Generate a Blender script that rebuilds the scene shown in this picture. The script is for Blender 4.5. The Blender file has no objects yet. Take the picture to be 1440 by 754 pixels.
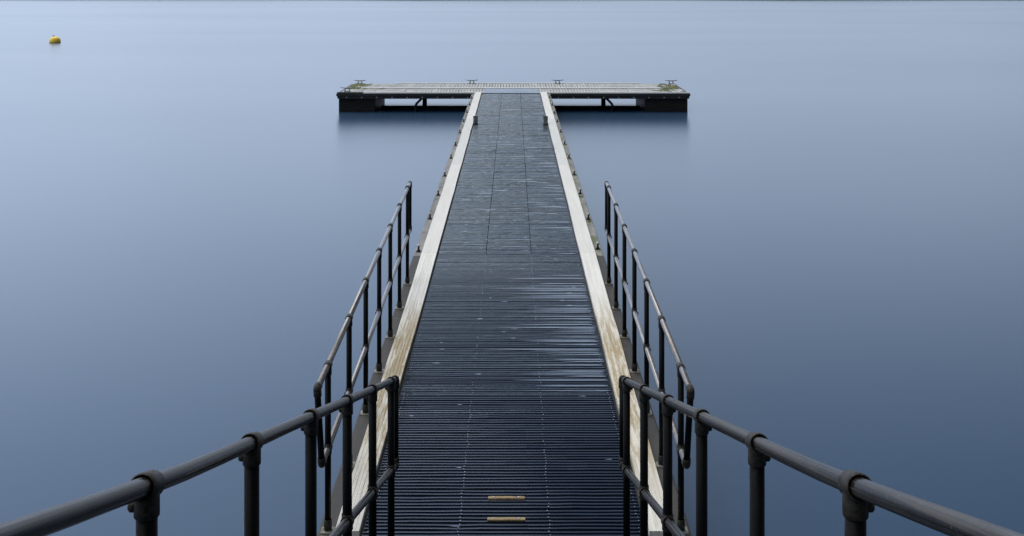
import bpy, math, random
from mathutils import Vector, Matrix
random.seed(11)
sc = bpy.context.scene
col = sc.collection
R = math.radians
ZD = 0.63            # deck level above the water
AX = -0.055          # the jetty's centre line
CAMZ = 4.26

# ------------------------------------------------------------------ helpers
class MB:
    def __init__(s): s.v = []; s.f = []; s.m = []; s.sm = []
    def face(s, pts, mi=0, smooth=False):
        n = len(s.v); s.v += [tuple(p) for p in pts]; s.f.append(tuple(range(n, n+len(pts)))); s.m.append(mi); s.sm.append(smooth)
    def idx(s, faces, base, mi, smooth):
        for f in faces:
            s.f.append(tuple(base+i for i in f)); s.m.append(mi); s.sm.append(smooth)
    def box(s, x0, x1, y0, y1, z0, z1, mi=0, b=0.0):
        if b > 0: return s.bbox(x0, x1, y0, y1, z0, z1, b, mi)
        n = len(s.v)
        s.v += [(x0,y0,z0),(x1,y0,z0),(x1,y1,z0),(x0,y1,z0),(x0,y0,z1),(x1,y0,z1),(x1,y1,z1),(x0,y1,z1)]
        s.idx([(0,3,2,1),(4,5,6,7),(0,1,5,4),(1,2,6,5),(2,3,7,6),(3,0,4,7)], n, mi, False)
    def bbox(s, x0, x1, y0, y1, z0, z1, b, mi=0):
        # box with its upper and vertical edges chamfered
        def ring(i, z): return [(x0+i,y0+b,z),(x0+b,y0+i,z),(x1-b,y0+i,z),(x1-i,y0+b,z),(x1-i,y1-b,z),(x1-b,y1-i,z),(x0+b,y1-i,z),(x0+i,y1-b,z)]
        top = [(x0+b,y0+b,z1),(x0+b,y0+b,z1),(x1-b,y0+b,z1),(x1-b,y0+b,z1),(x1-b,y1-b,z1),(x1-b,y1-b,z1),(x0+b,y1-b,z1),(x0+b,y1-b,z1)]
        n = len(s.v); s.v += ring(0,z0)+ring(0,z1-b)+ring(b*0.6,z1)
        q = []
        for k in (0,8):
            for i in range(8):
                j = (i+1) % 8; q.append((k+i,k+j,k+8+j,k+8+i))
        q.append(tuple(range(16,24))); q.append(tuple(range(7,-1,-1)))
        s.idx(q, n, mi, False)
    def tube(s, pts, r, seg=16, mi=0, cap=True):
        pts = [Vector(p) for p in pts]; n0 = len(s.v); up = None
        rs = r if isinstance(r, (list, tuple)) else [r]*len(pts)
        for i, p in enumerate(pts):
            if i == 0: t = pts[1]-pts[0]
            elif i == len(pts)-1: t = pts[-1]-pts[-2]
            else: t = (pts[i+1]-p).normalized()+(p-pts[i-1]).normalized()
            t.normalize()
            if up is None:
                a = Vector((0,0,1)) if abs(t.z) < 0.9 else Vector((1,0,0))
                up = (a - t*a.dot(t)).normalized()
            else: up = (up - t*up.dot(t)).normalized()
            w = t.cross(up)
            for k in range(seg):
                an = 2*math.pi*k/seg
                s.v.append(tuple(p+(up*math.cos(an)+w*math.sin(an))*rs[i]))
        q = []
        for i in range(len(pts)-1):
            for k in range(seg):
                j = (k+1) % seg; q.append((i*seg+k, i*seg+j, (i+1)*seg+j, (i+1)*seg+k))
        s.idx(q, n0, mi, True)
        if cap:
            m = (len(pts)-1)*seg
            s.idx([tuple(range(seg-1,-1,-1)), tuple(m+k for k in range(seg))], n0, mi, False)
    def sleeve(s, p, axis, l0, l1, r, seg=18, mi=0):
        # a cast collar with rounded lips, from l0 to l1 along axis about p
        # with an open bore at each end, so the gap round the tube stays dark
        a = Vector(axis).normalized(); p = Vector(p); c = 0.004
        u = a.orthogonal().normalized(); w_ = a.cross(u); n0 = len(s.v)
        prof = [(l0+0.016, r*0.70),(l0+0.014, r-0.0042),(l0, r-0.0036),(l0, r-c*0.5),(l0+c*0.7, r),(l1-c*0.7, r),(l1, r-c*0.5),(l1, r-0.0036),(l1-0.014, r-0.0042),(l1-0.016, r*0.70)]
        for (l, q) in prof:
            for k in range(seg):
                an = 2*math.pi*k/seg; s.v.append(tuple(p+a*l+(u*math.cos(an)+w_*math.sin(an))*q))
        fs = []
        for i in range(len(prof)-1):
            for k in range(seg):
                j = (k+1) % seg; fs.append((i*seg+k, i*seg+j, (i+1)*seg+j, (i+1)*seg+k))
        for i, f in enumerate(fs): s.idx([f], n0, mi, (i//seg) == 4)
    def lathe(s, prof, c, seg=24, mi=0, smooth=True):
        n0 = len(s.v); c = Vector(c)
        for (r, z) in prof:
            for k in range(seg):
                an = 2*math.pi*k/seg; s.v.append((c.x+r*math.cos(an), c.y+r*math.sin(an), c.z+z))
        q = []
        for i in range(len(prof)-1):
            for k in range(seg):
                j = (k+1) % seg; q.append((i*seg+k, i*seg+j, (i+1)*seg+j, (i+1)*seg+k))
        s.idx(q, n0, mi, smooth)
        m = (len(prof)-1)*seg
        s.idx([tuple(range(seg-1,-1,-1)), tuple(m+k for k in range(seg))], n0, mi, False)
    def build(s, name, mats, parent=None, loc=None):
        me = bpy.data.meshes.new(name)
        off = Vector((0,0,0))
        if parent is not None:
            off = wloc(parent)
        elif loc is not None: off = Vector(loc)
        me.from_pydata([tuple(Vector(v)-off) for v in s.v], [], s.f)
        for m in (mats if isinstance(mats, (list, tuple)) else [mats]): me.materials.append(m)
        for p, mi, sm in zip(me.polygons, s.m, s.sm): p.material_index = mi; p.use_smooth = sm
        me.update()
        o = bpy.data.objects.new(name, me); col.objects.link(o)
        if parent is not None: o.parent = parent
        elif loc is not None: o.location = loc
        return o
def wloc(o):
    v = Vector(o.location)
    while o.parent: o = o.parent; v = v+Vector(o.location)
    return v
def tag(o, label, cat, group=None):
    o['label'] = label; o['category'] = cat
    if group: o['group'] = group
    return o
def thing(name, loc, label, cat, group=None):
    o = bpy.data.objects.new(name, None); o.empty_display_size = 0.3; col.objects.link(o); o.location = loc
    return tag(o, label, cat, group)

# ------------------------------------------------------------------ materials
class N:
    def __init__(s, name):
        s.mat = bpy.data.materials.new(name); s.mat.use_nodes = True
        s.t = s.mat.node_tree; s.p = s.t.nodes['Principled BSDF']
    def n(s, typ, **kw):
        nd = s.t.nodes.new(typ)
        for k, v in kw.items():
            if hasattr(nd, k): setattr(nd, k, v)
            else: nd.inputs[k].default_value = v
        return nd
    def l(s, a, b): s.t.links.new(a, b)
    def coord(s, scale=(1,1,1)):
        g = s.n('ShaderNodeNewGeometry'); m = s.n('ShaderNodeMapping'); m.inputs['Scale'].default_value = scale
        s.l(g.outputs['Position'], m.inputs['Vector']); return m.outputs[0]
    def noise(s, scale, coord, detail=4, rough=0.6):
        t = s.n('ShaderNodeTexNoise', Scale=scale, Detail=detail, Roughness=rough); s.l(coord, t.inputs['Vector']); return t.outputs['Fac']
    def ramp(s, fac, stops):
        r = s.n('ShaderNodeValToRGB'); e = r.color_ramp.elements
        while len(e) < len(stops): e.new(0.5)
        for el, (p, c) in zip(e, stops):
            el.position = p; el.color = (c,c,c,1) if isinstance(c, (int,float)) else (*c,1)
        s.l(fac, r.inputs[0]); return r.outputs[0]
    def mix(s, fac, a, b, mode='MIX'):
        m = s.n('ShaderNodeMix', data_type='RGBA', blend_type=mode)
        for i, v in ((0,fac),(6,a),(7,b)):
            if isinstance(v, (int,float)): m.inputs[i].default_value = v
            elif isinstance(v, tuple): m.inputs[i].default_value = (*v,1)
            else: s.l(v, m.inputs[i])
        return m.outputs[2]
    def math(s, op, a, b=None):
        m = s.n('ShaderNodeMath', operation=op)
        for i, v in ((0,a),(1,b)):
            if v is None: continue
            if isinstance(v, (int,float)): m.inputs[i].default_value = v
            else: s.l(v, m.inputs[i])
        return m.outputs[0]
    def bump(s, h, strength=0.3, dist=0.01):
        b = s.n('ShaderNodeBump', Strength=strength, Distance=dist); s.l(h, b.inputs['Height']); s.l(b.outputs[0], s.p.inputs['Normal'])
    def set(s, **kw):
        for k, v in kw.items():
            k = k.replace('_', ' ')
            i = s.p.inputs[k]
            if hasattr(v, 'is_linked') or hasattr(v, 'node'): s.l(v, i)
            elif isinstance(v, tuple): i.default_value = (*v,1)
            else: i.default_value = v
        return s

def m_water():
    m = N('lake_water')
    c = m.coord((0.012,0.05,1)); n1 = m.noise(1.0, c, 3, 0.5)
    c2 = m.coord((0.05,0.9,1)); n2 = m.noise(1.0, c2, 4, 0.6)
    m.set(Base_Color=(0.022,0.050,0.098), IOR=1.36, Roughness=m.ramp(n1, [(0.25,0.21),(0.75,0.235)]))
    m.bump(n2, 0.05, 0.02)
    return m.mat
def m_board(name, dark, light, rough0, rough1, spec=0.5, tint=(1,1,1), mottled=0.0):
    # wet plastic / timber decking, grime running along each board
    m = N(name)
    c = m.coord((1.1,9.7,2)); n1 = m.noise(1.0, c, 5, 0.65)
    c2 = m.coord((9,60,20)); n2 = m.noise(1.0, c2, 3, 0.6)
    c3 = m.coord((0.55,0.35,1)); n3 = m.noise(1.0, c3, 4, 0.6)
    a = m.mix(m.ramp(n1, [(0.35,0.0),(0.68,1.0)]), dark, light)
    a = m.mix(m.ramp(n3, [(0.52,0.0),(0.66,0.5)]), a, (0.020,0.017,0.014))
    sp = m.ramp(n2, [(0.76,0.0),(0.84,1.0)])
    a = m.mix(m.math('MULTIPLY', sp, 0.22), a, (0.14,0.15,0.16))
    m.set(Base_Color=a, Roughness=m.ramp(n3, [(0.3,rough0),(0.7,rough1)]), IOR=1.5, Specular_IOR_Level=spec, Specular_Tint=tint)
    if mottled:
        m.bump(m.noise(1.0, m.coord((7,15,10)), 4, 0.65), mottled, 0.010)
    else: m.bump(n1, 0.12, 0.003)
    return m.mat
def m_simple(name, colr, rough, var=0.25, scale=(8,8,8), metal=0.0, bump=0.15, spec=0.5, dirt=None):
    m = N(name)
    n1 = m.noise(1.0, m.coord(scale), 5, 0.65)
    lo = tuple(x*(1-var) for x in colr); hi = tuple(min(1,x*(1+var)) for x in colr)
    a = m.mix(m.ramp(n1, [(0.3,0.0),(0.7,1.0)]), lo, hi)
    if dirt:
        n2 = m.noise(1.0, m.coord(dirt[1]), 5, 0.7)
        a = m.mix(m.ramp(n2, [(dirt[2],0.0),(dirt[2]+0.12,dirt[3])]), a, dirt[0])
    m.set(Base_Color=a, Roughness=m.ramp(n1, [(0.3,max(0,rough-0.08)),(0.7,min(1,rough+0.08))]), Metallic=metal)
    m.p.inputs['Specular IOR Level'].default_value = spec
    if bump: m.bump(n1, bump, 0.004)
    return m.mat
def m_edge(name, base, grain, stain):
    # pale grooved edge plank; stain = brown-green algae in patches with a shape of their own
    m = N(name)
    g = m.noise(1.0, m.coord((38,0.8,5)), 4, 0.6)
    b = m.noise(1.0, m.coord((3.0,0.7,3)), 5, 0.65)
    sp = m.noise(1.0, m.coord((22,7,10)), 4, 0.7)
    a = m.mix(m.ramp(g, [(0.32,grain),(0.6,0.0)]), base, tuple(x*0.62 for x in base))
    a = m.mix(m.ramp(b, [(0.4,0.0),(0.75,0.28)]), a, (0.42,0.40,0.345))
    if stain:
        pos = m.n('ShaderNodeSeparateXYZ'); gg = m.n('ShaderNodeNewGeometry'); m.l(gg.outputs['Position'], pos.inputs[0])
        # strongest between 8.7 and 12.6 m down the jetty
        up = m.n('ShaderNodeMapRange', interpolation_type='SMOOTHSTEP'); m.l(pos.outputs['Y'], up.inputs[0])
        for i, v in ((1,7.8),(2,9.2),(3,0.15),(4,1.0)): up.inputs[i].default_value = v
        dn = m.n('ShaderNodeMapRange', interpolation_type='SMOOTHSTEP'); m.l(pos.outputs['Y'], dn.inputs[0])
        for i, v in ((1,11.2),(2,13.4),(3,1.0),(4,0.0)): dn.inputs[i].default_value = v
        band = m.math('MULTIPLY', up.outputs[0], dn.outputs[0])
        sn = m.noise(1.0, m.coord((19,1.3,4)), 6, 0.74)
        k = m.math('MULTIPLY', m.ramp(sn, [(0.43,0.0),(0.545,1.0)]), band)
        k = m.math('MULTIPLY', k, 0.92)
        a = m.mix(k, a, (0.25,0.168,0.052))
        kk = m.math('MULTIPLY', band, 0.30)
        a = m.mix(kk, a, (0.50,0.42,0.26))
        a = m.mix(m.ramp(sp, [(0.62,0.0),(0.74,0.28)]), a, (0.26,0.24,0.20))
    m.set(Base_Color=a, Roughness=0.62)
    m.bump(g, 0.25, 0.004)
    return m.mat
def m_steel(name, colr, rough, metal, slope=0.0):
    m = N(name)
    n1 = m.noise(1.0, m.coord((20,20,20)), 5, 0.65)
    n2 = m.noise(1.0, m.coord((90,90,90)), 3, 0.6); 
    # wear and painted highlight streaks that run along the tube, whatever its fall
    gp = m.n('ShaderNodeNewGeometry'); sx = m.n('ShaderNodeSeparateXYZ'); m.l(gp.outputs['Position'], sx.inputs[0])
    cx = m.n('ShaderNodeCombineXYZ'); m.l(m.math('MULTIPLY', sx.outputs[0], 130.0), cx.inputs[0]); m.l(m.math('MULTIPLY', sx.outputs[1], 0.7), cx.inputs[1])
    m.l(m.math('MULTIPLY', m.math('ADD', sx.outputs[2], m.math('MULTIPLY', sx.outputs[1], slope)), 130.0), cx.inputs[2])
    n4 = m.noise(1.0, cx.outputs[0], 2, 0.5)
    n3 = m.noise(1.0, m.coord((5,5,5)), 4, 0.6)
    a = m.mix(m.ramp(n1, [(0.3,0.0),(0.7,1.0)]), tuple(x*0.75 for x in colr), tuple(x*1.3 for x in colr))
    a = m.mix(m.ramp(n4, [(0.42,0.8),(0.55,0.0)]), a, tuple(x*0.4 for x in colr))
    a = m.mix(m.ramp(n3, [(0.5,0.0),(0.7,0.4)]), a, (colr[0]*1.2,colr[0]*0.85,colr[0]*0.6))
    a = m.mix(m.ramp(n2, [(0.66,0.0),(0.76,0.5)]), a, tuple(min(1,x*2.2) for x in colr))
    if slope:
        a = m.mix(m.ramp(n4, [(0.52,0.0),(0.62,0.55)]), a, (0.085,0.075,0.066))  # paler streaks: worn metal together with highlights painted into the colour
        a = m.mix(m.ramp(n2, [(0.62,0.0),(0.72,0.5)]), a, (0.10,0.093,0.085))
    m.set(Base_Color=a, Roughness=m.ramp(n4, [(0.36,rough-0.14),(0.62,rough+0.14)]), Metallic=metal, Specular_IOR_Level=0.5 if metal > 0.2 else (0.20 if slope else 0.10))
    m.bump(n2, 0.03, 0.001)
    return m.mat

M = {}
M['water'] = m_water()
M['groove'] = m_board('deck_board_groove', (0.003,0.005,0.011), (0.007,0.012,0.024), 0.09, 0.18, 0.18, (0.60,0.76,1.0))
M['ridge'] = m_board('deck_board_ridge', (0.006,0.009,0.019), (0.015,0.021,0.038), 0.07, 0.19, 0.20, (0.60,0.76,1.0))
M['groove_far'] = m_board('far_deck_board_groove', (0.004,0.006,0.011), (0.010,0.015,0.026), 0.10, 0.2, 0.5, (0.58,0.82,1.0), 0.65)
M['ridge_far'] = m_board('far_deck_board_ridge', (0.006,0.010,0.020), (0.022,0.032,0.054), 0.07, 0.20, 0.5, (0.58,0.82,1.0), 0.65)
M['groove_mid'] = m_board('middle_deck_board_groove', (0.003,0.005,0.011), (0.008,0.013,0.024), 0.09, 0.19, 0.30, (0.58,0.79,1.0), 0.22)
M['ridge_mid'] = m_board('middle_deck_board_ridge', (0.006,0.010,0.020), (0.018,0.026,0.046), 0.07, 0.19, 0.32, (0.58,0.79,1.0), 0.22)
M['wet'] = m_simple('standing_rainwater', (0.012,0.015,0.02), 0.03, 0.1, bump=0); M['wet'].node_tree.nodes['Principled BSDF'].inputs['IOR'].default_value = 2.6; M['wet'].node_tree.links.remove(M['wet'].node_tree.nodes['Principled BSDF'].inputs['Roughness'].links[0]); M['wet'].node_tree.nodes['Principled BSDF'].inputs['Roughness'].default_value = 0.04
M['void'] = m_simple('dark_joist_timber', (0.014,0.014,0.015), 0.8)
M['screw'] = m_simple('stainless_screw', (0.34,0.36,0.40), 0.35, metal=0.4, bump=0)
M['edge_near'] = m_edge('pale_weathered_edge_plank', (0.75,0.73,0.675), 0.5, True)
M['edge_far'] = m_edge('pale_coated_edge_plank', (0.665,0.65,0.605), 0.3, False)
M['edge_grey'] = m_edge('greyer_coated_edge_plank', (0.58,0.58,0.55), 0.25, False)
M['ledge'] = m_simple('grey_weathered_beam', (0.19,0.185,0.175), 0.75, 0.4, (9,2,6), bump=0.3, dirt=((0.05,0.048,0.045),(5,1.2,4),0.50,0.7))
M['ledge_near'] = m_simple('dark_weathered_beam', (0.045,0.041,0.038), 0.7, 0.4, (9,2,6), bump=0.3, dirt=((0.13,0.12,0.105),(12,6,6),0.60,0.7), spec=0.3)
M['ledge_moss'] = m_simple('mossy_weathered_beam', (0.20,0.20,0.18), 0.78, 0.4, (9,2,6), bump=0.3, dirt=((0.085,0.10,0.03),(6,1.6,4),0.50,0.8))
M['rail'] = m_steel('galvanised_handrail', (0.28,0.28,0.29), 0.38, 0.5)
M['raildark'] = m_steel('dull_dark_handrail', (0.021,0.018,0.0155), 0.27, 0.0, 0.305)
M['post'] = m_steel('shade_toned_post', (0.005,0.005,0.0055), 0.50, 0.0)  # same tube as the rails; its unlit camera side is put into the colour
M['fit'] = m_steel('cast_iron_fitting', (0.046,0.041,0.036), 0.46, 0.0)
M['collar'] = m_simple('grimy_post_collar', (0.030,0.029,0.022), 0.6, 0.5, (40,40,40), dirt=((0.12,0.115,0.09),(30,30,30),0.60,0.7), spec=0.2)
M['plate'] = m_simple('weathered_base_plate', (0.20,0.19,0.16), 0.6, 0.5, (40,40,40), metal=0.3, dirt=((0.06,0.055,0.03),(25,25,25),0.5,0.9))
M['blacktimber'] = m_simple('black_wet_timber', (0.011,0.010,0.009), 0.55, 0.6, (3,3,14), dirt=((0.040,0.032,0.025),(2,2,9),0.55,0.6), spec=0.25)
M['fascia'] = m_simple('black_fascia_timber', (0.016,0.017,0.017), 0.6, 0.5, (3,3,14), dirt=((0.11,0.12,0.10),(5,5,22),0.62,0.8))
M['plank'] = m_simple('silver_grey_plank', (0.36,0.36,0.345), 0.6, 0.35, (14,1.2,4), dirt=((0.17,0.175,0.15),(0.7,0.7,1),0.54,0.5))
M['trimwhite'] = m_simple('pale_edge_trim', (0.60,0.60,0.57), 0.55, 0.12, (2,6,6))
M['moss'] = m_simple('green_moss', (0.105,0.115,0.042), 0.95, 0.5, (20,20,20), bump=0.6)
M['cleat'] = m_steel('dark_cast_cleat', (0.26,0.27,0.29), 0.5, 0.3)
M['bollard'] = m_simple('dark_stubby_post', (0.17,0.175,0.17), 0.5, 0.5, (25,25,10), dirt=((0.02,0.02,0.02),(18,18,12),0.5,0.8))
M['bolthead'] = m_simple('pale_bolt', (0.42,0.42,0.41), 0.5, bump=0)
M['grip'] = m_simple('brown_grip_strip', (0.23,0.155,0.085), 0.75, 0.4, (30,30,30), dirt=((0.36,0.29,0.13),(14,30,30),0.48,0.8))
M['yellow'] = m_simple('yellow_buoy_shell', (0.96,0.63,0.05), 0.5, 0.08, (3,3,3))
M['rubber'] = m_simple('dark_waterline_band', (0.36,0.22,0.04), 0.7)
M['flap'] = m_board('wet_flap_plate', (0.05,0.06,0.078), (0.09,0.105,0.125), 0.25, 0.35, 0.5, (0.7,0.9,1.0))
M['hill'] = m_simple('wooded_hillside', (0.035,0.045,0.030), 0.95, 0.5, (0.05,0.05,0.1), bump=0)
M['conc'] = m_simple('dark_concrete', (0.05,0.05,0.05), 0.85, 0.4)
M['bed'] = m_simple('lake_bed', (0.03,0.035,0.03), 1.0)

# ------------------------------------------------------------------ world, sun, camera
w = bpy.data.worlds.new("World"); sc.world = w; w.use_nodes = True
nt = w.node_tree; bg = nt.nodes['Background']
SUN_EL, SUN_AZ = R(62), R(-24)            # ahead and to the left, behind cloud
sky = nt.nodes.new('ShaderNodeTexSky'); sky.sky_type = 'NISHITA'; sky.sun_disc = False
sky.sun_elevation = SUN_EL; sky.sun_rotation = SUN_AZ; sky.altitude = 50; sky.dust_density = 2.0; sky.air_density = 1.0
tc = nt.nodes.new('ShaderNodeTexCoord'); sp = nt.nodes.new('ShaderNodeSeparateXYZ'); nt.links.new(tc.outputs['Generated'], sp.inputs[0])
rp = nt.nodes.new('ShaderNodeValToRGB'); nt.links.new(sp.outputs['Z'], rp.inputs[0])
els = [(0.0,(6.95,8.05,10.3)),(0.20,(8.75,10.6,13.5)),(0.42,(3.75,5.2,7.8)),(0.62,(6.4,7.0,7.8)),(1.0,(16.5,15.8,14.6))]
while len(rp.color_ramp.elements) < len(els): rp.color_ramp.elements.new(0.5)
for e, (p, c) in zip(rp.color_ramp.elements, els): e.position = p; e.color = (*c,1)
# a cloud deck: brighter ahead-left where the sun sits behind it, thicker and darker behind the camera and right
dot = nt.nodes.new('ShaderNodeVectorMath'); dot.operation = 'DOT_PRODUCT'; nt.links.new(tc.outputs['Generated'], dot.inputs[0])
dot.inputs[1].default_value = Vector((-0.70,0.70,0.0)).normalized()
th = nt.nodes.new('ShaderNodeMapRange'); nt.links.new(dot.outputs['Value'], th.inputs[0])
for i, v in ((1,-0.9),(2,0.95),(3,0.48),(4,1.2)): th.inputs[i].default_value = v
nz = nt.nodes.new('ShaderNodeTexNoise'); nz.inputs['Scale'].default_value = 2.2; nz.inputs['Detail'].default_value = 3; nt.links.new(tc.outputs['Generated'], nz.inputs['Vector'])
nm = nt.nodes.new('ShaderNodeMapRange'); nt.links.new(nz.outputs['Fac'], nm.inputs[0])
for i, v in ((1,0.3),(2,0.7),(3,0.93),(4,1.07)): nm.inputs[i].default_value = v
mu = nt.nodes.new('ShaderNodeMath'); mu.operation = 'MULTIPLY'; nt.links.new(th.outputs[0], mu.inputs[0]); nt.links.new(nm.outputs[0], mu.inputs[1])
# the cloud thins towards the left and thickens to the right away from the horizon
xz = nt.nodes.new('ShaderNodeMath'); xz.operation = 'MULTIPLY'; nt.links.new(sp.outputs['X'], xz.inputs[0]); 
zz = nt.nodes.new('ShaderNodeMath'); zz.operation = 'MULTIPLY'; nt.links.new(sp.outputs['Z'], zz.inputs[0]); nt.links.new(sp.outputs['Z'], zz.inputs[1]); nt.links.new(zz.outputs[0], xz.inputs[1])
xm = nt.nodes.new('ShaderNodeMapRange'); nt.links.new(xz.outputs[0], xm.inputs[0])
for i, v in ((1,-0.1),(2,0.1),(3,1.92),(4,0.08)): xm.inputs[i].default_value = v
mu2 = nt.nodes.new('ShaderNodeMath'); mu2.operation = 'MULTIPLY'; nt.links.new(mu.outputs[0], mu2.inputs[0]); nt.links.new(xm.outputs[0], mu2.inputs[1])
mu = mu2
cl = nt.nodes.new('ShaderNodeVectorMath'); cl.operation = 'SCALE'; nt.links.new(rp.outputs[0], cl.inputs[0]); nt.links.new(mu.outputs[0], cl.inputs['Scale'])
mx = nt.nodes.new('ShaderNodeMix'); mx.data_type = 'RGBA'; mx.inputs[0].default_value = 0.82
nt.links.new(sky.outputs[0], mx.inputs[6]); nt.links.new(cl.outputs[0], mx.inputs[7]); nt.links.new(mx.outputs[2], bg.inputs[0])
bg.inputs[1].default_value = 0.11

sd = bpy.data.lights.new('sun', 'SUN'); sd.energy = 0.95; sd.angle = R(25); sd.color = (1.0,0.96,0.9)
so = bpy.data.objects.new('sun', sd); col.objects.link(so)
sv = Vector((math.sin(SUN_AZ)*math.cos(SUN_EL), math.cos(SUN_AZ)*math.cos(SUN_EL), math.sin(SUN_EL)))
so.rotation_euler = (-sv).to_track_quat('-Z','Y').to_euler(); so.location = (0,0,30)

cd = bpy.data.cameras.new('camera'); cam = bpy.data.objects.new('camera', cd); col.objects.link(cam); sc.camera = cam
cam.location = (0,0,CAMZ); cam.rotation_euler = (R(90),0,0)
cd.sensor_width = 36; cd.sensor_fit = 'HORIZONTAL'; cd.lens = 40
cd.shift_x = -1/1440; cd.shift_y = -404/1440
cd.clip_start = 0.05; cd.clip_end = 3000
vs = sc.view_settings; vs.view_transform = 'Standard'; vs.look = 'None'; vs.gamma = 1; vs.use_curve_mapping = False; vs.exposure = 0.0

# ------------------------------------------------------------------ the setting
mb = MB(); mb.face([(-700,-90,0),(700,-90,0),(700,700,0),(-700,700,0)])
o = mb.build('water', M['water']); o['kind'] = 'structure'
mb = MB(); mb.face([(-900,-300,-4),(900,-300,-4),(900,900,-4),(-900,900,-4)])
o = mb.build('lake_bed', M['bed']); o['kind'] = 'structure'
# far shore: a low bank rising to a wooded slope
mb = MB(); xs = [-700+i*20 for i in range(71)]; rows = []
for (dy, z) in ((-3,-1.0),(0,0.05),(3,0.9),(14,1.6),(60,2.5),(240,4.0)):
    rows.append([(x, 251-0.024*max(-160,min(160,x))+dy+1.6*math.sin(x*0.061)+1.1*math.sin(x*0.17+1), z*(1+0.35*math.sin(x*0.083+dy)) if z > 0.5 else z) for x in xs])
for a, b in zip(rows, rows[1:]):
    for i in range(len(xs)-1): mb.face([a[i],a[i+1],b[i+1],b[i]])
o = mb.build('far_shore', M['hill']); o['kind'] = 'structure'
# unseen near shore the ramp comes down from, raised to block low back sky
mb = MB(); rows = []
for (y, z) in ((-2.2,-1.2),(-3.4,1.2),(-4.5,2.6),(-9,3.1),(-13,9),(-20,17),(-60,30),(-140,34)):
    rows.append([(x, y-0.0022*x*x*0.3+0.4*math.sin(x*0.21), z*(1+0.08*math.sin(x*0.13+y)) if z > 2.7 else z) for x in range(-150,151,6)])
for a, b in zip(rows, rows[1:]):
    for i in range(len(a)-1): mb.face([a[i+1],a[i],b[i],b[i+1]])
o = mb.build('near_shore_sky_block', M['hill']); o['kind'] = 'structure'

# ------------------------------------------------------------------ jetty
J = thing('jetty', (AX,22,0), 'long straight jetty of dark ribbed wet boards between two pale edge planks', 'jetty')
def lerp(a, b, t): return a+(b-a)*max(0,min(1,t))
SEC = [5.3, 15.1, 22.3, 29.8, 36.55]
HALF = 0.93
P = 0.1
def ridge_profile(y0, dz, tilt, h=1.0):
    # (y, z, material to the next point): one board, two ribs
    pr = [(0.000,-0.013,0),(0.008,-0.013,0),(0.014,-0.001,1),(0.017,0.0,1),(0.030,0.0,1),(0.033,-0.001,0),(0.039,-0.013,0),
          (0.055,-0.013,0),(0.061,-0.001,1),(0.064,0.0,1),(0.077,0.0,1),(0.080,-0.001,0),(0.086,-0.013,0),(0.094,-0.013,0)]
    return [(y0+y, ZD+z*h+dz+(y-0.047)*tilt, m) for y, z, m in pr]
def film(mb, xa, xb, ya, yb, z):
    # a thin film of rain with wandering edges and tapered ends
    n = max(4, int((xb-xa)/0.04)); lo = []; hi = []
    tl = random.uniform(0.35,0.9)
    for i in range(n+1):
        t = i/n; wd = min(1, t/tl)*min(1,0.35+(1-t)/0.08)*random.uniform(0.88,1.0); md = (ya+yb)/2+random.gauss(0,0.001)
        lo.append((xa+(xb-xa)*t, md-(yb-ya)/2*wd, z)); hi.append((xa+(xb-xa)*t, md+(yb-ya)/2*wd, z))
    for i in range(n): mb.face([lo[i],lo[i+1],hi[i+1],hi[i]], 3)
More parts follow.
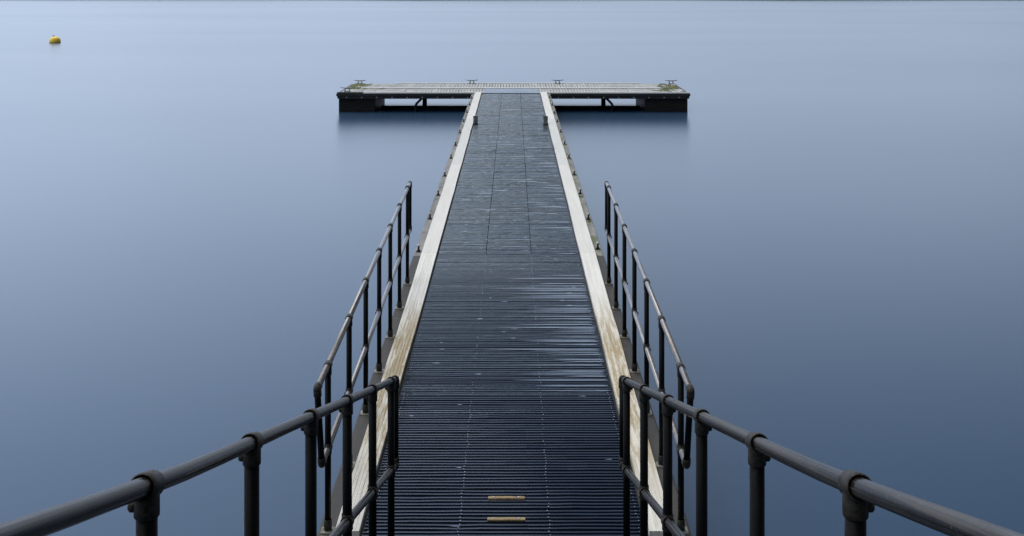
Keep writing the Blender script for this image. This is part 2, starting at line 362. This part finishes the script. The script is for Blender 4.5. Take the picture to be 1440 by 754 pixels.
for si in range(4):
    mb = MB()
    y = SEC[si]+0.004; k = 0
    far = si > 0
    end = SEC[si+1]-0.006; n_b = int((end-y)/P); PP = (end-y)/n_b
    while k < n_b:
        dz = random.gauss(0,0.0010); tilt = random.gauss(0,0.014 if not far else 0.03)
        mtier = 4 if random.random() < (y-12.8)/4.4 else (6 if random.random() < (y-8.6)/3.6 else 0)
        cuts = [(-HALF,HALF)] if not far else [(-HALF,-0.3045),(-0.2955,0.2955),(0.3045,HALF)]
        for (x0, x1) in cuts:
            dz2 = dz+(random.gauss(0,0.0010) if far else 0); t2 = tilt+(random.gauss(0,0.012) if far else 0)
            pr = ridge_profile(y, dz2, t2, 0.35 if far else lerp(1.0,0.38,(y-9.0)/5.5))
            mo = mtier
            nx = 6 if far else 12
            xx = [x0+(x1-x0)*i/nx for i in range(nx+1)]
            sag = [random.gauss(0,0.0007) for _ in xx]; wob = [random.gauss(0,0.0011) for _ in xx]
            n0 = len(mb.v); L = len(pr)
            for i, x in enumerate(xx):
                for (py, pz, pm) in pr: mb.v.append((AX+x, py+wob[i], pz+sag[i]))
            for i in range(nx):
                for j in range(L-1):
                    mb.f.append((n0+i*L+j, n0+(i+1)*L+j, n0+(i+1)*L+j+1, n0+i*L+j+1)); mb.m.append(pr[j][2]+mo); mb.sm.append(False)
            # board sides
            mb.face([(AX+x0,pr[0][0],ZD-0.03),(AX+x1,pr[0][0],ZD-0.03),(AX+x1,pr[0][0],pr[0][1]),(AX+x0,pr[0][0],pr[0][1])], 0)
        # screws in the ribs along the joist lines
        if not far:
            for sx in (-0.895,-0.30,0.30,0.895):
                for ry in (0.0235,0.0705):
                    if random.random() < (0.05 if y < 8.6 else 0.25 if y < 10 else 0.68): continue
                    cx, cy, r = AX+sx+random.gauss(0,0.005), y+ry, random.uniform(0.0036,0.0056)
                    zz = ZD+dz+0.0025
                    mb.face([(cx+r*math.cos(a*math.pi/3),cy+r*math.sin(a*math.pi/3),zz) for a in range(6)], 2)
                    mb.face([(cx+r*0.8*math.cos(-a*math.pi/3),cy+r*0.8*math.sin(-a*math.pi/3),zz-0.004) for a in range(6)], 2)
        # rainwater lying in the channels
        wet = 0.0
        if 9.8 < y < 14.2: wet = 0.80*min(1,(y-9.6)/0.9,(14.4-y)/0.9)
        elif far: wet = 0.50
        if random.random() < wet:
            xr = 0.925-abs(random.gauss(0,0.015)); xl = max(-0.3, xr-random.uniform(0.4,1.15)) if not far else xr-random.uniform(0.15,0.6)
            if far and random.random() < 0.55: sh = random.uniform(0,1.75-(xr-xl)); xl -= sh; xr -= sh; xl = max(xl,-0.9); xr = max(xr, xl+0.1)
            for c0, c1 in random.choice([((0.026,0.062),), ((0.034,0.056),(0.084,0.104)), ((0.070,0.104),), ((0.008,0.040),)]):
                film(mb, AX+xl+random.gauss(0,0.05), AX+xr, y+c0, y+c1, ZD+0.0022)
        for _ in range(2 if far else 1):
            if random.random() < 0.42:
                c = random.uniform(-0.85,0.75); ln = random.uniform(0.03,0.09); c0, c1 = random.choice([(0.0335,0.0605),(0.083,0.105)])
                film(mb, AX+c, AX+c+ln, y+c0+0.002, y+c1-0.002, ZD+0.0018)
        y += PP; k += 1
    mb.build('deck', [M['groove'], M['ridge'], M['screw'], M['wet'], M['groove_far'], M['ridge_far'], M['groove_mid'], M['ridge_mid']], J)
# joists and the dark bearer frame under the boards
mb = MB()
for x in (-0.94,-0.30,0.30,0.94): mb.box(AX+x-0.04, AX+x+0.04, 5.3, 36.5, ZD-0.22, ZD-0.032)
mb.box(AX-0.9, AX+0.9, 5.3, 36.5, ZD-0.26, ZD-0.222)
mb.build('joist_frame', M['void'], J)
def xo(y): return lerp(1.115,1.155,(y-7.46)/7.6)     # edge plank outer side
def xl(y): return lerp(1.237,1.268,(y-7.46)/7.6)     # beam outer side
ES = [7.46, 15.1, 22.3, 29.8, 36.85]
for si in range(4):
    for sg in (-1,1):
        mb = MB(); y0, y1 = ES[si]+0.0012, ES[si+1]-0.0012
        # grooved plank: five ribs across its width
        nl = max(2,int((y1-y0)/0.8)); ng = 6
        prof = []
        for g in range(ng):
            a, b = g/ng, (g+1)/ng
            prof += [(a+0.012,0.0),(b-0.022,0.0),(b-0.014,-0.0035),(b-0.006,-0.0035)] if g < ng-1 else [(a+0.012,0.0),(b-0.02,0.0),(b,-0.006)]
        prof = [(0.0,-0.06),(0.0,-0.006)]+prof+[(1.0,-0.16)]
        L = len(prof); n0 = len(mb.v)
        for i in range(nl+1):
            yy = y0+(y1-y0)*i/nl; xi = 0.952; xe = xo(yy); wz = random.gauss(0,0.0020); wx = random.gauss(0,0.0028)
            if i in (0,nl): wz = -0.0004; wx = 0.0
            for (t, z) in prof: z = z*0.25 if si and z > -0.03 else z; mb.v.append((AX+sg*(xi+(xe-xi)*t)+wx, yy, ZD+0.022+z+wz))
        for i in range(nl):
            for j in range(L-1):
                q = (n0+i*L+j, n0+i*L+j+1, n0+(i+1)*L+j+1, n0+(i+1)*L+j)
                mb.f.append(q if sg < 0 else q[::-1]); mb.m.append(0); mb.sm.append(False)
        mb.f.append(tuple(n0+j for j in range(L))); mb.m.append(0); mb.sm.append(False)
        mb.f.append(tuple(n0+nl*L+j for j in range(L))); mb.m.append(0); mb.sm.append(False)
        mat = M['edge_near'] if si == 0 else (M['edge_grey'] if si == 2 else M['edge_far'])
        o = mb.build('edge_plank', mat, J)
        if si == 0: o['label'] = 'pale edge plank with open grain and brown algae stains'
for sg, ys in ((-1,[7.46,11.3,15.09]),(1,[7.46,11.3,15.09]),(-1,[15.1,18,22,26,30,34,36.8]),(1,[15.1,18,22,26,30,34,36.8])):
    mb = MB(); near = ys[0] < 8
    n0 = len(mb.v)
    for yy in ys:
        a, b = AX+sg*(xo(yy)+0.006), AX+sg*xl(yy)
        for (x, z) in ((a,-0.30),(a,-0.02),(b-sg*0.012,-0.02),(b,-0.032),(b,-0.30)): mb.v.append((x,yy,ZD+z))
    for i in range(len(ys)-1):
        for j in range(4):
            q = (n0+i*5+j, n0+i*5+j+1, n0+(i+1)*5+j+1, n0+(i+1)*5+j); mb.f.append(q if sg < 0 else q[::-1]); mb.m.append(0); mb.sm.append(False)
    mb.f.append(tuple(range(n0,n0+5))); mb.m.append(0); mb.sm.append(False)
    o = mb.build('side_beam', M['ledge_near'] if near else (M['ledge'] if sg < 0 else M['ledge_moss']), J)
    if near: continue
    if sg > 0: o['label'] = 'grey side beam with green moss patches'
    # mooring studs along the beam: flange, waisted stem, pale cap
    for i in range(11):
        yy = 15.35+2.0*i+random.gauss(0,0.08)
        x = AX+sg*1.212
        mb = MB()
        mb.box(x-0.036, x+0.036, yy-0.036, yy+0.036, ZD-0.0195, ZD-0.008, 0)
        mb.lathe([(0.026,0),(0.017,0.016),(0.012,0.03),(0.013,0.052),(0.018,0.06)], (x,yy,ZD-0.009), 10, 0)
        mb.lathe([(0.019,0),(0.023,0.006),(0.022,0.02),(0.010,0.028)], (x,yy,ZD+0.0505), 10, 1)
        mb.build('mooring_stud', [M['raildark'], M['bolthead']], J)
    # moss cushions round some of the studs
for (yy, n) in ((19.3,9),(21.4,5),(23.4,6),(25.4,7),(31.4,6),(33.4,6),(17.3,4)):
    mb = MB()
    for _ in range(n):
        x = AX+1.212+random.gauss(0,0.022); y = yy-0.06+random.gauss(0,0.06); r = random.uniform(0.012,0.03)
        mb.lathe([(r,0),(r*0.9,r*0.25),(r*0.55,r*0.5),(0.002,r*0.6)], (x,y,ZD-0.021), 9)
    mb.build('moss_cushion', M['moss'], J)['kind'] = 'stuff'
# piles under the jetty
for yy in (9.5,15.1,22.3,29.8):
    for sg in (-1,1):
        mb = MB(); mb.tube([(AX+sg*0.8,yy,-4),(AX+sg*0.8,yy,ZD-0.27)], 0.11, 14)
        mb.build('pile', M['blacktimber'], J)
mb = MB(); mb.box(AX-1.237, AX+1.237, 2.5, 7.452, -4, ZD-0.27, 0); mb.box(AX-1.237, AX-0.94, 2.5, 7.452, ZD-0.27, ZD-0.035, 0); mb.box(AX+0.94, AX+1.237, 2.5, 7.452, ZD-0.27, ZD-0.035, 0)
mb.build('abutment', M['conc'], J)
# ------------------------------------------------------------------ grip strips and stubby posts on the deck
for i, (yy, lab) in enumerate(((7.97,'brown grip strip screwed across the dark boards, the farther of two'),(7.655,'brown grip strip screwed across the dark boards, the nearer of two'))):
    t = thing('grip_strip', (AX+0.012,yy,ZD), lab, 'grip strip', 'grip strips on the deck')
    mb = MB(); mb.bbox(AX-0.116, AX+0.140, yy-0.017, yy+0.017, ZD+0.001, ZD+0.013, 0.003); mb.build('strip', M['grip'], t)
    for x in (-0.075,0.098):
        mb = MB(); mb.lathe([(0.0075,0),(0.0075,0.003),(0.004,0.005)], (AX+x,yy,ZD+0.0125), 12); mb.build('screw', M['screw'], t)
for sg, lab in ((-1,'stubby dark square post standing against the left edge plank near the far end'),(1,'stubby dark square post standing against the right edge plank near the far end')):
    x = AX+sg*0.885; yy = 28.75
    t = thing('mooring_post', (x,yy,ZD), lab, 'mooring post', 'stubby posts at the end of the jetty')
    mb = MB(); mb.bbox(x-0.056,x+0.056,yy-0.056,yy+0.056,ZD+0.018,ZD+0.19,0.008); mb.build('shaft', M['bollard'], t)
    mb = MB(); mb.bbox(x-0.066,x+0.066,yy-0.064,yy+0.064,ZD+0.0,ZD+0.02,0.004); mb.build('foot', M['void'], t)
    mb = MB(); mb.bbox(x-0.060,x+0.060,yy-0.060,yy+0.060,ZD+0.188,ZD+0.206,0.006); mb.build('cap', M['void'], t)

# ------------------------------------------------------------------ railings of tube and cast fittings
TR = 0.0218
def tee(mb, p, axis, below, above, out, k=1.0):
    """a cast tee: sleeve along the rail, socket on the post, grub screw boss"""
    p = Vector(p)
    mb.sleeve(p, axis, -0.034*k, 0.034*k, 0.0272*k)
    mb.sleeve(p, (0,0,1), -below, above, 0.0252*k)
    o = Vector(out)
    q = p+Vector((0,0,-below+0.021))
    mb.tube([q+o*0.018*k, q+o*0.032*k, q+o*0.036*k], [0.012,0.012,0.008], 12)
def elbow(mb, p, a, b, K=1.0):
    p = Vector(p); a = Vector(a).normalized(); b = Vector(b).normalized()
    mb.sleeve(p, a, 0.010, 0.056, 0.0255*K); mb.sleeve(p, b, 0.010, 0.056, 0.0255*K)
    mb.tube([p+a*0.02, p+a*0.006+b*0.002, p+b*0.006+a*0.002, p+b*0.02], 0.0253*K, 16)
def railing(name, label, group, posts, foot, top, mid, far_end, near_top, near_mid, mats, out, near_drop, K=1.0):
    """posts: list of Y; foot/top/mid: functions Y -> point"""
    t = thing(name, foot(posts[0]), label, 'railing', group)
    PR = 0.0209*K; TR = 0.0205*K if K < 1.02 else 0.0202
    axt = (Vector(top(posts[0]))-Vector(top(posts[-1]))).normalized()
    for y in posts:
        f = Vector(foot(y)); tp = Vector(top(y)); md = Vector(mid(y))
        mb = MB(); mb.tube([f+Vector((0,0,0.005)), tp+Vector((0,0,-0.024))], PR, 18)
        po = mb.build('post', mats['post'], t)
        mb = MB(); tee(mb, tp, axt, 0.060*K, -0.01, out, K); mb.build('rail_clamp', mats['fit'], po)
        mb = MB(); tee(mb, md, axt, 0.036*K, 0.036*K, out, K); mb.build('rail_clamp', mats['fit'], po)
        mb = MB(); mb.bbox(f.x-0.048, f.x+0.048, f.y-0.048, f.y+0.048, f.z, f.z+0.010, 0.006)
        mb.sleeve(f, (0,0,1), 0.009, 0.080, 0.0265*K, 18, 1)
        mb.build('base_flange', [mats['plate'], M['collar']], po)
    # one continuous tube: rails with turned-down ends
    fe_t, fe_m = Vector(top(far_end)), Vector(mid(far_end-0.02))
    ny = 1 if near_drop else 24
    mb = MB(); mb.tube([top(near_top+(far_end-near_top)*i/ny) for i in range(ny)]+[fe_t], TR, 20); mb.build('top_rail', mats['rail'], t)
    mb = MB(); mb.tube([mid(near_mid+(far_end-0.02-near_mid)*i/ny) for i in range(ny)]+[fe_m], TR, 20); mb.build('middle_rail', mats['mrail'], t)
    lo = MB(); lo.tube([fe_t, fe_m], PR, 16); e = lo.build('end_loop', mats['post'], t)
    eb = MB(); elbow(eb, fe_t, -axt, fe_m-fe_t, K); eb.build('elbow', mats['fit'], e)
    eb = MB(); elbow(eb, fe_m, -axt, fe_t-fe_m, K); eb.build('elbow', mats['fit'], e)
    if near_drop:
        a, b = Vector(top(near_top)), Vector(mid(near_mid))
        lo = MB(); lo.tube([a, b], PR, 16); e = lo.build('end_loop', mats['post'], t)
        eb = MB(); elbow(eb, a, axt, b-a); eb.build('elbow', mats['fit'], e)
        eb = MB(); elbow(eb, b, axt, a-b); eb.build('elbow', mats['fit'], e)
    return t
jm = dict(post=M['post'], fit=M['fit'], plate=M['plate'], rail=M['rail'], mrail=M['rail'])
rm = dict(post=M['post'], fit=M['fit'], plate=M['plate'], rail=M['raildark'], mrail=M['raildark'])
posts = [13.70-1.026*k for k in range(7)]
for sg, lab in ((-1,'grey tube railing with seven posts standing on the left side beam of the jetty'),(1,'grey tube railing with seven posts standing on the right side beam of the jetty')):
    def hf(y, sg=sg): return 1-(0.062 if sg > 0 else 0.050)*max(0,(13.7-y))/6.16
    def X(y, sg=sg): return AX+sg*lerp(1.170,1.213,(y-7.54)/6.16)
    railing('jetty_railing', lab, 'railings along the jetty', posts,
            lambda y: (X(y),y,ZD-0.02), lambda y: (X(y),y,ZD+1.135*hf(y)), lambda y: (X(y),y,ZD+0.555*hf(y)),
            14.05, 7.13, 7.30, jm, (sg,0,0), True)
SL = 0.305; RX = 0.735; RC = -0.024
rposts = [7.10,6.16,5.22,4.28,3.31,2.36,1.42,0.48,-0.46]
def rz(y): return ZD+0.02+(7.10-y)*SL+(0.022*((2.8-y)/1.1)**1.4 if y < 2.8 else 0)
for sg, lab in ((-1,'dark sloping handrail on the left of the ramp, nearest the bottom left corner'),(1,'dark sloping handrail on the right of the ramp, nearest the bottom right corner')):
    railing('ramp_railing', lab, 'sloping railings of the ramp', rposts,
            lambda y, sg=sg: (RC+sg*RX,y,rz(y)+0.004), lambda y, sg=sg: (RC+sg*RX,y,rz(y)+1.11), lambda y, sg=sg: (RC+sg*RX,y,rz(y)+0.555),
            7.36, -0.75, -0.75, rm, (sg,0,0), False, 1.05)
# the ramp itself, coming down from the shore below the picture's lower edge
T = thing('ramp', (RC,2.5,rz(2.5)), 'sloping ramp carrying the two dark handrails down to the jetty', 'ramp')
mb = MB()
for i in range(112):
    y1 = 7.22-i*0.1; y0 = y1-0.088
    a, b = rz(y0), rz(y1)
    mb.face([(RC-0.66,y0,a-0.03),(RC+0.66,y0,a-0.03),(RC+0.66,y1,b-0.03),(RC-0.66,y1,b-0.03)], 0)
    mb.face([(RC-0.66,y0,a-0.06),(RC+0.66,y0,a-0.06),(RC+0.66,y0,a-0.03),(RC-0.66,y0,a-0.03)], 0)
mb.build('tread_boards', M['groove'], T)
for sg in (-1,1):
    mb = MB(); x0, x1 = RC+sg*0.67, RC+sg*0.80
    if x0 > x1: x0, x1 = x1, x0
    for (ya, yb) in ((-4.0,7.22),):
        v = [(x,y,rz(y)+z) for y in (ya,yb) for (x,z) in ((x0,-0.18 if y < 7 else -0.02),(x1,-0.18 if y < 7 else -0.02),(x1,0),(x0,0))]
        n = len(mb.v); mb.v += v
        mb.idx([(0,1,2,3),(7,6,5,4),(0,4,5,1),(1,5,6,2),(2,6,7,3),(3,7,4,0)], n, 0, False)
    mb.build('side_channel', M['post'], T)

# ------------------------------------------------------------------ landing stage (the T)
Y0, Y1 = 36.9, 40.25
LX0, LX1 = -5.70, 5.74
LS = thing('landing_stage', (0,38.5,0), 'floating timber landing stage crossing the far end of the jetty, grey planks over black floats', 'landing stage')
def planks(y0, y1):
    mb = MB(); x = LX0+0.1
    while x < LX1-0.1:
        wv = 0.098; dz = random.gauss(0,0.003)
        mb.bbox(x, min(x+wv-random.uniform(0.010,0.020),LX1-0.09), y0, y1, ZD-0.035, ZD+dz, 0.005)
        x += wv
    return mb.build('plank_deck', M['plank'], LS)
planks(Y0+0.16, 38.20); planks(38.42, Y1-0.13)
mb = MB(); mb.bbox(LX0+0.6, LX1-0.75, 38.225, 38.395, ZD-0.03, ZD+0.030, 0.008); mb.build('batten', M['trimwhite'], LS)
mb = MB(); mb.bbox(LX0+0.85, LX1-0.02, Y0-0.01, Y0+0.135, ZD-0.03, ZD+0.012, 0.006); mb.bbox(LX0+0.0, LX0+0.845, Y0-0.01, Y0+0.135, ZD-0.03, ZD+0.012, 0.006, 1); mb.build('front_trim', [M['trimwhite'], M['fascia']], LS)
mb = MB(); mb.bbox(LX0+1.6, LX1-1.2, Y1-0.11, Y1+0.02, ZD-0.03, ZD+0.020, 0.006); mb.build('back_trim', M['trimwhite'], LS)
mb = MB(); mb.box(LX0+0.1, LX1-0.1, Y0+0.1, Y1-0.1, ZD-0.085, ZD-0.037); mb.build('sub_deck', M['void'], LS)
def fascia(name, x0, x1, y0, y1):
    mb = MB(); mb.bbox(x0, x1, y0, y1, ZD-0.115, ZD-0.032, 0.006); 
    mb.bbox(x0+0.06, x1-0.06, y0+0.02, y1-0.01, ZD-0.200, ZD-0.117, 0.006)
    return mb, mb.build(name, M['fascia'], LS)
_, ff = fascia('fascia_beam', LX0-0.02, LX1+0.02, Y0-0.03, Y0+0.085)
x = LX0+0.32
while x < LX1-0.2:
    if abs(x-AX) > 1.3:
        mb = MB(); mb.tube([(x,Y0-0.012,ZD-0.158),(x,Y0-0.028,ZD-0.158),(x,Y0-0.034,ZD-0.158)], [0.019,0.019,0.013], 10); mb.build('bolt', M['bolthead'], ff)
    x += 0.49
fascia('fascia_beam', LX0-0.02, LX1+0.02, Y1-0.085, Y1+0.01)
for sx in (LX0-0.005, LX1-0.075):
    mb = MB(); mb.box(sx, sx+0.08, Y0+0.09, Y1-0.09, ZD-0.2, ZD-0.03); mb.build('end_beam', M['fascia'], LS)
# bearers hanging low under the back half
mb = MB(); mb.box(LX0+0.1, LX1-0.1, Y1-0.42, Y1-0.22, 0.16, ZD-0.087); mb.build('bearer', M['void'], LS)
mb = MB(); mb.tube([(-4.40,38.05,-0.44),(4.24,38.05,-0.44)], 0.52, 28); mb.build('dark_band_tube', M['void'], LS)  # tube added to deepen the dark band of water under the stage
# black floats with boarded fronts
for (x0, x1) in ((LX0+0.04,-4.47),(4.30,LX1-0.05)):
    mb = MB(); mb.box(x0, x1, Y0+0.13, Y1-0.5, -0.5, ZD-0.21)
    z = -0.2
    while z < ZD-0.24:
        mb.bbox(x0+0.01, x1-0.01, Y0+0.055, Y0+0.128, z, min(z+0.155,ZD-0.212), 0.006); z += 0.165
    mb.build('float', M['blacktimber'], LS)
# guide brackets and short piles
for (xp, sg) in ((-2.93,-1),(3.02,1)):
    mb = MB(); mb.tube([(xp,Y0+1.0,-3),(xp,Y0+1.0,ZD-0.09)], 0.075, 14); mb.build('pile', M['blacktimber'], LS)
    mb = MB(); mb.tube([(xp+sg*0.02,Y0+0.1,ZD-0.19),(xp+sg*0.20,Y0+0.1,ZD-0.37),(xp+sg*0.22,Y0+0.1,ZD-0.42),(xp+sg*0.22,Y0+0.1,-0.6)], 0.04, 10); mb.build('bracket', M['blacktimber'], LS)
# flap plate bridging jetty and stage
mb = MB(); mb.bbox(AX-0.90, AX+0.90, 36.62, 38.19, ZD-0.01, ZD+0.014, 0.004)
mb.build('flap_plate', M['flap'], LS)
# moss on the corners
def moss(x0, x1, y0, y1, n):
    mb = MB()
    for _ in range(n):
        x = random.uniform(x0,x1); y = random.uniform(y0,y1); r = random.choice([0.03,0.045,0.06,0.11])*random.uniform(0.7,1.3)
        mb.lathe([(r,0),(r*0.92,r*0.10),(r*0.6,r*0.22),(0.004,r*0.27)], (x,y,ZD-0.004), 10)
    o = mb.build('moss', M['moss'], LS); o['kind'] = 'stuff'; return o
moss(-5.55,-4.9,38.2,40.1,70); moss(-5.6,-4.3,38.0,38.7,45); moss(5.0,5.6,38.6,40.1,42); moss(4.55,5.6,37.2,38.1,40); moss(5.1,5.6,38.0,39.0,20)
# horn cleats
def cleat(x, y, label):
    t = thing('cleat', (x,y,ZD), label, 'mooring cleat', 'horn cleats on the landing stage')
    z = ZD+0.010
    mb = MB(); mb.bbox(x-0.11,x+0.11,y-0.05,y+0.05,z-0.012,z+0.012,0.005); mb.build('base', M['cleat'], t)
    mb = MB()
    for s in (-1,1): mb.tube([(x+s*0.075,y,z+0.01),(x+s*0.060,y,z+0.05),(x+s*0.055,y,z+0.10)], [0.022,0.016,0.018], 12)
    mb.build('stem', M['cleat'], t)
    mb = MB(); mb.tube([(x-0.215,y,z+0.128),(x-0.13,y,z+0.112),(x-0.05,y,z+0.106),(x+0.05,y,z+0.106),(x+0.13,y,z+0.112),(x+0.215,y,z+0.128)], [0.009,0.014,0.017,0.017,0.014,0.009], 12)
    mb.build('horn', M['cleat'], t)
cleat(-5.37,40.0,'dark horn cleat in green moss at the back left corner of the landing stage')
cleat(-1.44,40.1,'dark horn cleat on the back edge behind the left edge plank of the jetty')
cleat(1.58,40.1,'dark horn cleat on the back edge behind the right edge plank of the jetty')
cleat(5.58-0.02,39.95,'dark horn cleat beside the mossy back right corner of the landing stage')
cleat(-5.42,37.25,'low dark horn cleat on the front left corner above the black float')

# ------------------------------------------------------------------ yellow buoy
B = thing('buoy', (-31.5,78.3,0), 'small yellow mooring buoy floating alone on the open water', 'buoy')
mb = MB(); mb.lathe([(0.28,-0.25),(0.36,-0.02),(0.375,0.08),(0.365,0.17),(0.325,0.27),(0.25,0.35),(0.15,0.40),(0.04,0.42)], (-31.5,78.3,0), 28); mb.build('body', M['yellow'], B)
mb = MB(); mb.lathe([(0.355,-0.04),(0.366,-0.01),(0.379,0.01),(0.376,0.032),(0.36,0.04)], (-31.5,78.3,0), 28); mb.build('waterline_band', M['rubber'], B)
mb = MB(); mb.tube([(-31.6+0.06*math.cos(a*math.pi/6),78.3,0.455+0.05*math.sin(a*math.pi/6)) for a in range(13)], 0.02, 8); mb.build('ring', M['rubber'], B)

sc.cycles.use_denoising = True
sc.cycles.max_bounces = 6
